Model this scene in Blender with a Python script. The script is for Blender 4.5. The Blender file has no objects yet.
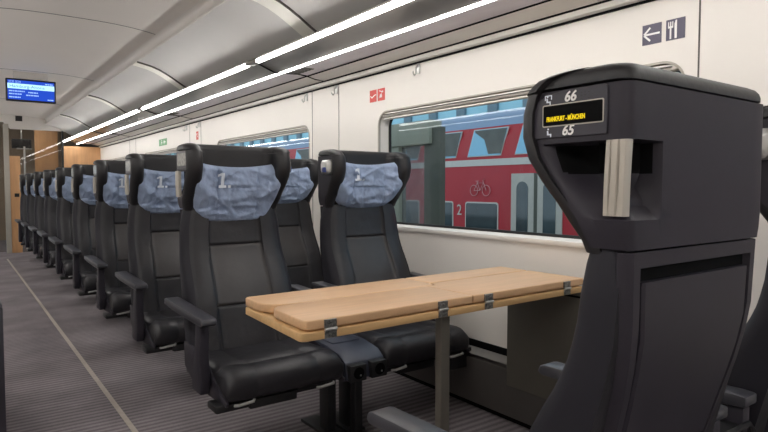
import bpy, bmesh, math, random
from mathutils import Vector, Matrix
random.seed(7)
SC = bpy.context.scene
COL = SC.collection
PI = math.pi

# ------------------------------------------------------------------ materials
def lin(c):
    c = c/255.0
    return c/12.92 if c <= .04045 else ((c+.055)/1.055)**2.4
def rgb(r, g, b): return (lin(r), lin(g), lin(b), 1)

def mat(name, col, rough=.5, metal=0, noise=0, nscale=8, bump=0, bscale=60, spec=.5, stretch=None, dist=.01, coat=0):
    m = bpy.data.materials.new(name); m.use_nodes = True
    nt = m.node_tree; b = nt.nodes['Principled BSDF']
    b.inputs['Base Color'].default_value = col
    b.inputs['Roughness'].default_value = rough
    b.inputs['Metallic'].default_value = metal
    b.inputs['Specular IOR Level'].default_value = spec
    b.inputs['Coat Weight'].default_value = coat
    tc = nt.nodes.new('ShaderNodeTexCoord')
    mp = nt.nodes.new('ShaderNodeMapping')
    nt.links.new(tc.outputs['Object'], mp.inputs['Vector'])
    if stretch: mp.inputs['Scale'].default_value = stretch
    n = nt.nodes.new('ShaderNodeTexNoise'); n.inputs['Scale'].default_value = nscale; n.inputs['Detail'].default_value = 4
    nt.links.new(mp.outputs[0], n.inputs['Vector'])
    k = noise if noise else .04
    mr = nt.nodes.new('ShaderNodeMapRange'); mr.inputs[1].default_value = .3; mr.inputs[2].default_value = .7
    mr.inputs[3].default_value = 1-k; mr.inputs[4].default_value = 1+k
    nt.links.new(n.outputs['Fac'], mr.inputs[0])
    mx = nt.nodes.new('ShaderNodeMix'); mx.data_type = 'RGBA'; mx.blend_type = 'MULTIPLY'; mx.inputs[0].default_value = 1
    mx.inputs[6].default_value = col
    cmb = nt.nodes.new('ShaderNodeCombineColor')
    for i in range(3): nt.links.new(mr.outputs[0], cmb.inputs[i])
    nt.links.new(cmb.outputs[0], mx.inputs[7])
    nt.links.new(mx.outputs[2], b.inputs['Base Color'])
    if bump:
        n2 = nt.nodes.new('ShaderNodeTexNoise'); n2.inputs['Scale'].default_value = bscale; n2.inputs['Detail'].default_value = 3
        nt.links.new(mp.outputs[0], n2.inputs['Vector'])
        bp = nt.nodes.new('ShaderNodeBump'); bp.inputs['Strength'].default_value = bump; bp.inputs['Distance'].default_value = dist
        nt.links.new(n2.outputs['Fac'], bp.inputs['Height']); nt.links.new(bp.outputs[0], b.inputs['Normal'])
    return m

def emit(name, col, s):
    m = bpy.data.materials.new(name); m.use_nodes = True
    nt = m.node_tree; nt.nodes.clear()
    o = nt.nodes.new('ShaderNodeOutputMaterial'); e = nt.nodes.new('ShaderNodeEmission')
    e.inputs[0].default_value = col; e.inputs[1].default_value = s
    nt.links.new(e.outputs[0], o.inputs[0]); return m

def glass(name, tint, refl=.06, rough=0.0, haze=0.0, hcol=(1, 1, 1, 1)):
    m = bpy.data.materials.new(name); m.use_nodes = True
    nt = m.node_tree; nt.nodes.clear()
    o = nt.nodes.new('ShaderNodeOutputMaterial')
    t = nt.nodes.new('ShaderNodeBsdfTransparent'); t.inputs[0].default_value = tint
    g = nt.nodes.new('ShaderNodeBsdfGlossy'); g.inputs['Roughness'].default_value = rough
    fr = nt.nodes.new('ShaderNodeLayerWeight')
    pw = nt.nodes.new('ShaderNodeMath'); pw.operation = 'POWER'; pw.inputs[1].default_value = 5
    nt.links.new(fr.outputs['Facing'], pw.inputs[0])
    ad = nt.nodes.new('ShaderNodeMath'); ad.operation = 'MULTIPLY_ADD'; ad.inputs[1].default_value = .5; ad.inputs[2].default_value = refl
    nt.links.new(pw.outputs[0], ad.inputs[0])
    mx = nt.nodes.new('ShaderNodeMixShader')
    nt.links.new(ad.outputs[0], mx.inputs[0]); nt.links.new(t.outputs[0], mx.inputs[1]); nt.links.new(g.outputs[0], mx.inputs[2])
    out = mx.outputs[0]
    if haze:
        d = nt.nodes.new('ShaderNodeBsdfDiffuse'); d.inputs[0].default_value = hcol
        m2 = nt.nodes.new('ShaderNodeMixShader'); m2.inputs[0].default_value = haze
        nt.links.new(out, m2.inputs[1]); nt.links.new(d.outputs[0], m2.inputs[2]); out = m2.outputs[0]
    nt.links.new(out, o.inputs[0]); return m

def carpet_mat():
    m = mat('ribbed_carpet', rgb(128, 121, 124), .95, noise=.22, nscale=3, spec=.15)
    nt = m.node_tree; b = nt.nodes['Principled BSDF']
    mx = [n for n in nt.nodes if n.type == 'MIX'][0]
    tc = [n for n in nt.nodes if n.type == 'TEX_COORD'][0]
    w = nt.nodes.new('ShaderNodeTexWave'); w.wave_type = 'BANDS'; w.bands_direction = 'Y'
    w.inputs['Scale'].default_value = 7.2; w.inputs['Distortion'].default_value = 1.2; w.inputs['Detail'].default_value = 2; w.inputs['Detail Scale'].default_value = 12
    nt.links.new(tc.outputs['Object'], w.inputs['Vector'])
    sp = nt.nodes.new('ShaderNodeTexNoise'); sp.inputs['Scale'].default_value = 160; nt.links.new(tc.outputs['Object'], sp.inputs['Vector'])
    ad = nt.nodes.new('ShaderNodeMath'); ad.operation = 'MULTIPLY_ADD'; ad.inputs[1].default_value = .5
    nt.links.new(sp.outputs['Fac'], ad.inputs[0]); nt.links.new(w.outputs['Fac'], ad.inputs[2])
    mr = nt.nodes.new('ShaderNodeMapRange'); mr.inputs[1].default_value = .1; mr.inputs[2].default_value = 1.2
    mr.inputs[3].default_value = .58; mr.inputs[4].default_value = 1.16
    nt.links.new(ad.outputs[0], mr.inputs[0])
    m2 = nt.nodes.new('ShaderNodeMix'); m2.data_type = 'RGBA'; m2.blend_type = 'MULTIPLY'; m2.inputs[0].default_value = 1
    cmb = nt.nodes.new('ShaderNodeCombineColor')
    for i in range(3): nt.links.new(mr.outputs[0], cmb.inputs[i])
    nt.links.new(mx.outputs[2], m2.inputs[6]); nt.links.new(cmb.outputs[0], m2.inputs[7])
    nt.links.new(m2.outputs[2], b.inputs['Base Color'])
    return m

M = dict(
    leather=mat('black_leather', rgb(40, 39, 43), .43, noise=.12, nscale=14, bump=.22, bscale=22, spec=.42),
    leatherc=mat('worn_centre_leather', rgb(57, 54, 55), .45, noise=.12, nscale=12, bump=.08, bscale=30),  # lighter leather for the central back panel
    side=mat('bolster_side', rgb(37, 36, 43), .6, spec=.25),
    roll=mat('headrest_leather', rgb(30, 29, 32), .48, noise=.1, nscale=20, bump=.05, bscale=80),
    shell=mat('dark_shell_plastic', rgb(47, 44, 52), .5, noise=.04, nscale=40, bump=.03, bscale=400, spec=.3),
    panel=mat('display_plaque_plastic', rgb(54, 52, 61), .42, noise=.03),
    black=mat('black_plastic', rgb(28, 28, 30), .45, noise=.06),
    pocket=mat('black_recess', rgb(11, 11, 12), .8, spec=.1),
    arm=mat('armrest_pad', rgb(58, 58, 64), .38, noise=.06, nscale=20),
    blue=mat('blue_pillow_cloth', rgb(150, 165, 192), .85, noise=.10, nscale=26, bump=.8, bscale=18, spec=.2, dist=.02),
    mark=mat('pale_print', rgb(222, 230, 240), .7),
    metal=mat('brushed_metal', rgb(186, 180, 170), .42, metal=.35, noise=.03, nscale=30),
    steel=mat('lever_steel', rgb(190, 190, 188), .3, metal=.6),
    darkmetal=mat('table_leg_metal', rgb(112, 108, 100), .45, metal=.35),
    hinge=mat('hinge_metal', rgb(120, 120, 118), .35, metal=.5, noise=.6, nscale=140),
    wood=mat('beech_table', rgb(212, 172, 132), .42, noise=.07, nscale=5, stretch=(1, 12, 12), spec=.4),
    woodedge=mat('beech_underside', rgb(206, 168, 118), .5, noise=.08, nscale=5, stretch=(1, 12, 12)),
    panelwood=mat('pear_wood', rgb(206, 158, 112), .5, noise=.1, nscale=3, stretch=(8, 8, 1)),
    wall=mat('cream_wall', rgb(229, 224, 218), .55, noise=.012, nscale=3),
    lowwall=mat('cream_lower_wall', rgb(226, 222, 217), .6, noise=.02, nscale=3),
    frame=mat('window_frame_grey', rgb(172, 166, 156), .4, noise=.03),
    gasket=mat('rubber_gasket', rgb(24, 24, 24), .6),
    seam=mat('panel_gap', rgb(96, 92, 88), .8),
    ceil=mat('ceiling_paint', rgb(226, 219, 213), .7, noise=.015, nscale=2),
    bead=mat('ceiling_edge', rgb(216, 211, 206), .5, noise=.02),
    cove=mat('cove_grey', rgb(211, 208, 206), .6, noise=.02, nscale=2),
    rib=mat('cove_rib', rgb(250, 248, 240), .5),
    rackdark=mat('rack_front_panel', rgb(128, 123, 119), .22, noise=.06, nscale=5),
    rackunder=mat('perforated_panel', rgb(222, 214, 222), .4, noise=.08, nscale=10, stretch=(1, .3, 1)),
    racklip=mat('rack_lip', rgb(228, 223, 216), .4, noise=.02),
    carpet=carpet_mat(),
    strip=mat('carpet_trim', rgb(170, 160, 150), .6, noise=.1, nscale=30),
    duct=mat('heater_duct', rgb(80, 76, 74), .6, noise=.08),
    ductlip=mat('duct_ledge', rgb(122, 120, 118), .5),
    bin=mat('bin_olive', rgb(92, 88, 80), .55, noise=.05),
    lamp=emit('light_diffuser', (1, .98, .94, 1), 24),
    led=emit('led_yellow', (1, .72, .02, 1), .95),
    scr=emit('screen_blue', rgb(44, 84, 212), 1.0),
    scrl=emit('screen_pale', rgb(178, 228, 250), 1.5),
    scrt=emit('screen_text', rgb(160, 195, 255), 1.2),
    scrd=emit('screen_dark_text', rgb(70, 130, 150), 1.0),
    glass=glass('window_glass', (.93, .95, .95, 1), .012),
    doorglass=glass('partition_glass', (.85, .83, .80, 1), .022, .02),
    smoke=glass('smoked_screen', (.25, .25, .25, 1), .03, .1),
    signblue=mat('sign_blue', rgb(82, 78, 96), .5),
    white=mat('print_white', rgb(240, 238, 236), .6),
    red=mat('sign_red', rgb(206, 84, 78), .6),
    green=mat('sign_green', rgb(120, 170, 128), .6),
    trainred=mat('train_red', rgb(178, 32, 44), .5, noise=.04, nscale=.6),
    trainroof=mat('train_roof', rgb(120, 142, 168), .5, noise=.05, nscale=1),
    trainband=mat('train_band', rgb(206, 202, 194), .5),
    traindoor=mat('train_door', rgb(188, 184, 174), .5),
    trainglass=mat('train_glass', rgb(52, 66, 70), .08, noise=.5, nscale=.8, spec=.8),
    trainsky=mat('train_glass_bright', rgb(140, 200, 228), .2, spec=.5),  # sky reflection painted into the pane colour
    trainblind=mat('train_blind', rgb(92, 96, 92), .6, noise=.2, nscale=3),  # dull glass outside the painted sky reflection
    markpink=mat('faded_print', rgb(206, 150, 150), .6),
    sglass=glass('shelter_glass', (.8, .8, .8, 1), .02, 0, .25, (.35, .36, .36, 1)),
    concrete=mat('platform_concrete', rgb(120, 118, 112), .9, noise=.1, nscale=2),
    shelter=mat('shelter_frame', rgb(150, 152, 136), .6, noise=.1, nscale=1.5),
    shelterdark=mat('shelter_post', rgb(80, 82, 72), .6, noise=.1, nscale=1.5),
    facade=mat('facade_glass', rgb(170, 226, 242), .15, noise=.1, nscale=.4),  # cyan stands in for the sky reflected in the glazing
    mullion=mat('facade_mullion', rgb(118, 142, 154), .6),
    facadewhite=mat('facade_slab', rgb(226, 236, 240), .7),
    hallwall=mat('vestibule_wall', rgb(156, 136, 116), .7),
)

# ------------------------------------------------------------------ mesh helpers
class MB:
    def __init__(s): s.v = []; s.f = []
    def add(s, vs, fs):
        o = len(s.v); s.v += [tuple(v) for v in vs]; s.f += [tuple(i+o for i in f) for f in fs]; return s
    def box(s, x0, x1, y0, y1, z0, z1):
        return s.add([(x0, y0, z0), (x1, y0, z0), (x1, y1, z0), (x0, y1, z0), (x0, y0, z1), (x1, y0, z1), (x1, y1, z1), (x0, y1, z1)],
                     [(0, 3, 2, 1), (4, 5, 6, 7), (0, 1, 5, 4), (1, 2, 6, 5), (2, 3, 7, 6), (3, 0, 4, 7)])
    def loft(s, rings, caps=True):
        n = len(rings[0]); vs = [p for r in rings for p in r]; fs = []
        for i in range(len(rings)-1):
            for j in range(n):
                k = (j+1) % n
                fs.append((i*n+j, i*n+k, (i+1)*n+k, (i+1)*n+j))
        if caps: fs += [tuple(range(n-1, -1, -1)), tuple(range((len(rings)-1)*n, len(rings)*n))]
        return s.add(vs, fs)
    def prism(s, pts, axis, a, b):
        def P(u, v, w): return {'X': (w, u, v), 'Y': (u, w, v), 'Z': (u, v, w)}[axis]
        return s.loft([[P(u, v, a) for u, v in pts], [P(u, v, b) for u, v in pts]])
    def tube(s, pts, r, n=8):
        pts = [Vector(p) for p in pts]; rings = []
        for i, p in enumerate(pts):
            t = (pts[min(i+1, len(pts)-1)]-pts[max(i-1, 0)]).normalized()
            a = t.orthogonal().normalized() if i == 0 else (a - t*a.dot(t)).normalized()
            b = t.cross(a)
            rr = r[i] if isinstance(r, (list, tuple)) else r
            rings.append([p+(a*math.cos(2*PI*k/n)+b*math.sin(2*PI*k/n))*rr for k in range(n)])
        return s.loft(rings)
    def sheet(s, prof, y0, y1, thick=.01, axis='Y'):
        """open profile (x,z) extruded along Y with thickness upward along its normal"""
        off = []
        for i, p in enumerate(prof):
            a = Vector(prof[max(i-1, 0)]); b = Vector(prof[min(i+1, len(prof)-1)])
            t = (b-a).normalized(); off.append((p[0]-t.y*thick, p[1]+t.x*thick))
        poly = list(prof)+off[::-1]
        n = len(prof); N = len(poly)
        vs = [(x, y0, z) for x, z in poly]+[(x, y1, z) for x, z in poly]; fs = []
        for j in range(N):
            k = (j+1) % N; fs.append((j, k, N+k, N+j))
        for i in range(n-1):
            q = (i, i+1, N-2-i, N-1-i); fs.append(q[::-1]); fs.append(tuple(N+v for v in q))
        return s.add(vs, fs)
    def build(s, name, m, parent=None, loc=None, bevel=0, seg=2, smooth=True, ang=40):
        me = bpy.data.meshes.new(name); me.from_pydata(s.v, [], s.f)
        bm = bmesh.new(); bm.from_mesh(me)
        bmesh.ops.remove_doubles(bm, verts=bm.verts, dist=1e-6)
        bmesh.ops.recalc_face_normals(bm, faces=bm.faces)
        if bevel:
            es = [e for e in bm.edges if len(e.link_faces) == 2 and e.calc_face_angle(0) > .5]
            bmesh.ops.bevel(bm, geom=es, offset=bevel, segments=seg, profile=.5, affect='EDGES', clamp_overlap=True)
        bm.to_mesh(me); bm.free()
        for p in me.polygons: p.use_smooth = smooth
        if smooth: me.set_sharp_from_angle(angle=math.radians(ang))
        me.materials.append(m)
        o = bpy.data.objects.new(name, me); COL.objects.link(o)
        if parent: o.parent = parent
        if loc: o.location = loc
        return o

def tag(o, label=None, cat=None, group=None, kind=None):
    if label: o['label'] = label
    if cat: o['category'] = cat
    if group: o['group'] = group
    if kind: o['kind'] = kind
    return o
def empty(name, loc, rz=0):
    o = bpy.data.objects.new(name, None); COL.objects.link(o); o.location = loc; o.rotation_euler = (0, 0, rz); o.empty_display_size = .1; return o
def struct(mb, name, m, **k):
    return tag(mb.build(name, m, **k), kind='structure')
def copy_tree(o, parent=None):
    c = o.copy(); COL.objects.link(c)
    if parent: c.parent = parent; c.matrix_parent_inverse = o.matrix_parent_inverse.copy()
    for ch in list(o.children): copy_tree(ch, c)
    return c
def text_mesh(txt, size, fn, name, m, parent, depth=.0008, shear=0, bold=0, align='CENTER'):
    """text converted to mesh; fn maps (u, v, w) -> xyz"""
    cu = bpy.data.curves.new('t', 'FONT'); cu.body = txt; cu.size = size; cu.align_x = align; cu.align_y = 'CENTER'
    cu.shear = shear; cu.offset = bold; cu.resolution_u = 3; cu.extrude = depth
    to = bpy.data.objects.new('t', cu); COL.objects.link(to)
    dg = bpy.context.evaluated_depsgraph_get()
    me = bpy.data.meshes.new_from_object(to.evaluated_get(dg))
    bpy.data.objects.remove(to); bpy.data.curves.remove(cu)
    for v in me.vertices: v.co = fn(v.co.x, v.co.y, v.co.z)
    me.name = name; me.materials.clear(); me.materials.append(m)
    o = bpy.data.objects.new(name, me); COL.objects.link(o)
    if parent: o.parent = parent
    return o
def interp(tab, z):
    if z <= tab[0][0]: return tab[0][1]
    for (a, p), (b, q) in zip(tab, tab[1:]):
        if z <= b: return p+(q-p)*(z-a)/(b-a)
    return tab[-1][1]
def smooth(t): t = max(0, min(1, t)); return t*t*(3-2*t)
def rrect(u0, u1, v0, v1, r, n=6):
    pts = []
    for cx, cy, a0 in ((u1-r, v1-r, 0), (u0+r, v1-r, 90), (u0+r, v0+r, 180), (u1-r, v0+r, 270)):
        for k in range(n+1):
            a = math.radians(a0+90*k/n); pts.append((cx+r*math.cos(a), cy+r*math.sin(a)))
    return pts

# ------------------------------------------------------------------ the seat  (local: faces -y, rear of the head shell at y = 0)
HW = .24
FL = .012
DTAB = [(1.03, .092), (1.06, .112), (1.10, .145), (1.15, .185), (1.19, .212), (1.23, .222), (1.27, .218), (1.297, .206), (1.314, .186), (1.328, .150)]
def D(z): return interp(DTAB, z)

def ringC(hw, d, c, t, z, oi=0, ins=0):
    rc = min(.032, d*.3); ri = max(.004, min(.045, d-t/2-c-.004))
    h = hw-ins+FL*smooth((d-.12)/.08); r0 = -ins; d = d-ins; t = t-2*ins; c = c-ins
    ho = hw-ins-oi; ro = r0-oi; rc = max(.004, rc-oi*.4)
    P = [(0, ro), ((ho-rc)*.5, ro), (ho-rc, ro)]
    for k in range(1, 6):
        a = PI/2*k/5; P.append((ho-rc+rc*math.sin(a), ro-rc+rc*math.cos(a)))
    ys = -d+.046
    P.append((ho, min((ro-rc+ys)/2, ro-rc-.0005))); P.append((ho, min(ys, ro-rc-.001))); P.append((h, min(ys-.005, ro-rc-.0016)))
    yt = -d+t/2
    P.append((h, yt))
    for k in range(1, 7):
        a = PI*k/6; P.append((h-t/2+t/2*math.cos(a), yt-t/2*math.sin(a)))
    yi = min(-c-ri, -c-.001)
    P.append((h-t, (max(yt, yt)+yi)/2))
    for k in range(0, 6):
        a = PI/2*k/5; P.append((h-t-ri+ri*math.cos(a), -c-ri+ri*math.sin(a)))
    P += [((h-t-ri)*.5, -c), (0, -c)]
    L = [(-x, y) for x, y in P[1:-1]][::-1]
    return [(x, y, z) for x, y in P+L]

def make_headrest(root):
    rings = []
    zs = [1.02, 1.04, 1.07, 1.10, 1.14, 1.18, 1.22, 1.26, 1.285, 1.2925]
    for z in zs:
        d = D(z); hw = HW - .012*smooth((1.07-z)/.05)
        c = min(.10, d-.012); t = .074 if d > .16 else .074-.026*min(1, (.16-d)/.06)
        rings.append(ringC(hw, d, c, t, z, oi=.055 if d > .125 else .02))
    for z, ins in ((1.2945, 0), (1.2985, 0), (1.306, 0), (1.314, .002), (1.321, .007), (1.326, .016), (1.328, .024)):
        rings.append(ringC(HW+.006, D(z), .10, .076, z, oi=.016 if z < 1.296 else 0, ins=ins))
    return MB().loft(rings).build('headrest', M['roll'], root, ang=50)

def make_shell(root, ds):
    """hard outer shell of the head; ds = side of the display (+1/-1) or 0"""
    ts = .012
    def ring(z):
        hw = HW+.003 - .012*smooth((1.07-z)/.05); d = D(z)
        r0 = .003; rc = .022
        yf = -d+.036 if d > .12 else -d+.036*(d-.05)/.07
        up = smooth((z-1.27)/.03)
        o = [((hw-rc)*f, r0) for f in (0, .3, .5, .66, .685, .71, .73, .85, 1)]
        for k in range(1, 6):
            a = PI/2*k/5; o.append((hw-rc+rc*math.sin(a), r0-rc+rc*math.cos(a)))
        for f in [.04*k for k in range(1, 26)]: o.append((hw, (r0-rc)+(yf-(r0-rc))*f))
        i = []
        for x, y in o:
            xx = min(x, hw-ts); yy = min(y, r0-ts) if True else y
            if x > hw-rc-1e-6 and y > r0-rc-1e-6:      # corner
                vx, vy = x-(hw-rc), y-(r0-rc); l = math.hypot(vx, vy) or 1; k = (rc-ts)/l
                xx, yy = hw-rc+vx*k, r0-rc+vy*k
            elif y <= r0-rc: xx, yy = hw-ts, y
            else: xx, yy = x, r0-ts
            i.append((xx, yy))
        dent = 0
        if 1.078 < z < 1.2045: dent = (.45+.55*smooth((z-1.10)/.06))*smooth((z-1.075)/.025)*smooth((1.2045-z)/.003)
        def half(sgn):
            oo = []; ii = []
            for (x, y), (p, q) in zip(o, i):
                dx = dy = 0
                if sgn == ds and dent and x > (hw-rc)*.66:
                    w = dent*.055*smooth((y-(yf+.012))/.055)*smooth((x/(hw-rc)-.665)/.06)
                    if y > r0-rc: dy = -w*(1 if x <= hw-rc+1e-6 else .6)
                    if x > hw-rc+1e-6: dx = -w*(1 if y <= r0-rc else .6)
                oo.append((sgn*(x+dx), y+dy)); ii.append((sgn*(p+dx), q+dy))
            return oo, ii
        ro, rin = half(1); lo, lin_ = half(-1)
        P = ro+rin[::-1]+lin_[1:]+lo[::-1][:-1]
        return [(x, y, z) for x, y in P]
    zs = [1.030, 1.05, 1.0775, 1.085, 1.0985]+[1.104+.003*k for k in range(32)]+[1.2005, 1.2015, 1.2045, 1.2055, 1.22, 1.25, 1.275, 1.294]
    o = MB().loft([ring(z) for z in zs]).build('head_shell', M['shell'], root, ang=35)
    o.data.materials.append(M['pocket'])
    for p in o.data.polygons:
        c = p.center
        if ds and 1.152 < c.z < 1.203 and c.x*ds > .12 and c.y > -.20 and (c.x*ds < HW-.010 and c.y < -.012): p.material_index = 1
    return o

def make_cover(root, mark=True, zo=0):
    """wrinkled blue cloth pillow cover, curved into the wings"""
    random.seed(11)
    nu, nv = 71, 47
    z0, z1 = (.962, 1.240) if not zo else (1.012, 1.268)
    wr = [(random.uniform(-.18, .18), random.uniform(1.0, 1.22), random.uniform(0, PI), random.uniform(.006, .014), random.uniform(.005, .011)) for _ in range(44)]
    hwt = [(0, .135), (.06, .160), (.2, .190), (.38, .206), (.6, .212), (.8, .202), (.92, .192), (1, .174)]
    F = []; B = []
    for j in range(nv):
        v = j/(nv-1); z = z0+(z1-z0)*v; hw = interp(hwt, v)
        fr = []; bk = []
        for i in range(nu):
            u = -1+2*i/(nu-1); x = u*hw
            zz = z - .016*(1-u*u)*smooth((v-.8)/.2) + .01*(u*u)*smooth((.2-v)/.2)
            lim = min(1, abs(x)/.21)
            dd = min(.10, D(z)-.012)
            y = max(-dd-.004-.060*lim**3*smooth((z-1.0)/.10), -D(z)+.018)
            edge = min(1, (1-abs(u))*nu/2/5)*min(1, min(v, 1-v)*nv/5)
            th = .026*math.sqrt(max(0, 1-(1-edge)**2))+.004
            dz = 0
            for (wx, wz, wa, ww, wd) in wr:
                q = (x-wx)*math.cos(wa)+(zz-wz)*math.sin(wa); al = -(x-wx)*math.sin(wa)+(zz-wz)*math.cos(wa)
                dz += wd*math.exp(-(q/ww)**2)*math.exp(-(al/.09)**2)
            for sx in (-.095, .105): dz -= .010*math.exp(-((x-sx)/.006)**2)
            dz -= .008*math.exp(-((zz-1.128)/.005)**2)*(1 if abs(x) < .13 else 0)
            fr.append((x, y-th-dz*edge, zz)); bk.append((x, y+.004, zz))
        F.append(fr); B.append(bk)
    mb = MB(); vs = [p for r in F for p in r]+[p for r in B for p in r]; n = nu*nv; fs = []
    for j in range(nv-1):
        for i in range(nu-1):
            a = j*nu+i; fs.append((a, a+1, a+nu+1, a+nu)); fs.append((n+a+nu, n+a+nu+1, n+a+1, n+a))
    for i in range(nu-1):
        fs.append((i+1, i, n+i, n+i+1)); a = (nv-1)*nu+i; fs.append((a, a+1, n+a+1, n+a))
    for j in range(nv-1):
        a = j*nu; fs.append((a, a+nu, n+a+nu, n+a)); a += nu-1; fs.append((a+nu, a, n+a, n+a+nu))
    mb.add(vs, fs); o = mb.build('headrest_cover', M['blue'], root, ang=60)
    if mark:
        front = [p for r in F for p in r]
        def fn(u, v, w):
            x = -.078+u; z = 1.160+v+zo
            y = min(p[1] for p in front if abs(p[0]-x) < .014 and abs(p[2]-z) < .014)
            return (x, y-.0015-w, z)
        q = MB()
        for pp in ([(-.006, -.03), (.008, -.03), (.008, .034), (-.006, .034)], [(-.018, -.034), (.020, -.034), (.020, -.022), (-.018, -.022)], [(-.020, .016), (-.006, .022), (-.006, .034), (-.020, .026)], [(.028, -.034), (.040, -.034), (.040, -.022), (.028, -.022)]):
            q.loft([[fn(u, v, 0) for u, v in pp], [fn(u, v, .0015) for u, v in pp]])
        q.build('class_mark', M['mark'], o, smooth=False)
    return o

BF = [(.38, .297), (.45, .275), (.50, .260), (.60, .234), (.66, .214), (.71, .190), (.76, .160), (.815, .132), (.86, .120), (.90, .112), (.955, .107), (1.0, .103), (1.035, .098)]   # front depth
BR = [(.40, .12), (.50, .095), (.60, .070), (.70, .045), (.80, .018), (.88, .004), (1.035, 0)]                                            # rear of the back
BW = [(.40, .262), (.6, .262), (.8, .256), (.95, .246), (1.0, .236), (1.035, .226)]
def make_back(root):
    xf = [-1, -.985, -.95, -.88, -.78, -.68, -.60, -.535, -.52, -.505, -.47, -.40, -.25, -.1]
    xf = xf+[0]+[-a for a in xf[::-1]]
    zs = [.38, .42, .45, .48, .52, .56, .575, .583, .59, .597, .605, .65, .69, .73, .77, 0.80, .83, .843, .850, .857, .864, .873, .90, .93, .955, .975, 1.0, 1.02, 1.035]
    rings = []
    for z in zs:
        hw = interp(BW, z); f = interp(BF, z); rr = interp(BR, z)+.016
        P = []
        for u in xf:
            a = abs(u); x = u*hw
            y = -f
            if a < .52: y += .020*smooth((.59-a)/.12) - .010*(1-(a/.52)**2)
            else: y += .0
            if a > .72:
                e = (a-.72)/.28; y += .055*(1-math.sqrt(max(0, 1-e*e)))
            if abs(a-.52) < .004: y += .007
            if a <= .52 and min(abs(z-.857), abs(z-.59)) < .002: y += .008
            if z > .93 and a < .9: y -= .004*math.sin(z*400+u*3)*(1-a)
            P.append((x, min(y, -rr-.004), z))
        hr = hw-.012
        P += [(hw, min(-rr-.003, -f+.07), z)] if False else []
        P += [(hr, -rr, z), (hr*.5, -rr, z), (0, -rr, z), (-hr*.5, -rr, z), (-hr, -rr, z)]
        rings.append(P)
    o = MB().loft(rings).build('backrest', M['leather'], root, ang=60)
    o.data.materials.append(M['leatherc']); o.data.materials.append(M['side'])
    for p in o.data.polygons:
        c = p.center; z = c.z
        if abs(c.x) < .515*interp(BW, z) and .59 < z < .857 and p.normal.y < -.3: p.material_index = 1
        elif abs(c.x) > .90*interp(BW, z) and abs(p.normal.x) > .45: p.material_index = 2
    return o

def make_backshell(root):
    # plastic rear shell with a shallow recess for the folded tray
    zs = [.42, .5, .56, .615, .62, .66, .72, .78, .84, .90, .95, .985, .9875, .9975, 1.0, 1.012, 1.026]
    us = [-1, -.98, -.93, -.85, -.835, -.6, -.3, 0, .3, .6, .835, .85, .93, .98, 1]
    rings = []
    for z in zs:
        hw = interp([(.40, .15), (.5, .172), (.6, .19), (.7, .206), (.8, .22), (.9, .229), (1.03, .234)], z); r = interp(BR, z)
        P = []
        for u in us:
            e = max(0, (abs(u)-.93)/.07)
            y = -r-.02*e*e
            if abs(u) <= .836 and .618 < z < .9976: y -= .014
            P.append((u*hw, y, z))
        rr = interp(BR, z)+.03
        P += [(hw*.96, -rr, z), (0, -rr, z), (-hw*.96, -rr, z)]
        rings.append(P)
    bs = MB().loft(rings).build('back_shell', M['shell'], root, ang=30)
    # folded tray lying in the recess, leaving a dark grip slot above it
    rings = []
    for z in [.63, .64, .70, .76, .82, .88, .93, .968, .975]:
        hw = interp([(.5, .172), (.6, .19), (.7, .206), (.8, .22), (.9, .229), (1.03, .234)], z)*.812; r = interp(BR, z)
        k = .004 if z in (.63, .975) else 0
        rings.append([(-hw+k, -r-.003, z), (-hw+.006, -r+.001, z), (hw-.006, -r+.001, z), (hw-k, -r-.003, z), (hw-k, -r-.0125, z), (-hw+k, -r-.0125, z)])
    MB().loft(rings).build('folding_tray', M['shell'], root, ang=30)
    MB().box(-.19, .19, -.0138, -.0125, .976, .9965).build('grip_slot', M['pocket'], root, smooth=False)
    return bs

def make_cushion(root):
    prof = [(-.15, .415), (-.24, .408), (-.34, .405), (-.44, .406), (-.535, .411), (-.542, .404), (-.549, .411), (-.60, .413), (-.632, .408), (-.655, .394), (-.668, .370), (-.670, .340), (-.662, .312), (-.640, .296), (-.5, .290), (-.3, .29), (-.15, .30)]
    cy, cz = -.40, .35
    xs = [(-1, .955), (-.985, .975), (-.95, .99), (-.88, 1), (-.7, 1), (-.56, 1.0), (-.54, .985), (-.52, 1.0), (-.3, 1.004), (0, 1.006)]
    xs = xs+[(-a, s) for a, s in xs[:-1]][::-1]
    rings = []
    for u, s in xs:
        hw = .258
        ring = []
        for y, z in prof:
            k = 1 - (1-s)*1.3
            sz = z
            if z > .38: sz = z + .008*smooth((abs(u)-.5)/.3) - (.03*max(0, (abs(u)-.85)/.15)**2)
            ring.append((u*hw, cy+(y-cy)*(1-(1-s)*.6), cz+(sz-cz)*k))
        rings.append(ring)
    return MB().loft(rings).build('seat_cushion', M['leather'], root, ang=60)

def make_arm(root, x, post):
    mb = MB().prism([(-.585, .598), (-.578, .617), (-.56, .622), (-.12, .634), (-.09, .632), (-.09, .606), (-.2, .596), (-.5, .59), (-.57, .59)], 'X', x-.032, x+.032)
    a = mb.build('armrest', M['arm'], root, bevel=.006)
    if post:
        MB().prism([(-.505, .592), (-.45, .592), (-.43, .46), (-.40, .37), (-.40, .30), (-.50, .30), (-.51, .37), (-.495, .46)], 'X', x-.028 if x > 0 else x-.012, x+.012 if x > 0 else x+.028).build('armrest_post', M['shell'], a, bevel=.006)
    else:
        MB().prism([(-.2, .60), (-.1, .60), (-.1, .42), (-.22, .42)], 'X', x-.018, x+.018).build('armrest_bracket', M['shell'], a, bevel=.005)
    return a

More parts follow.
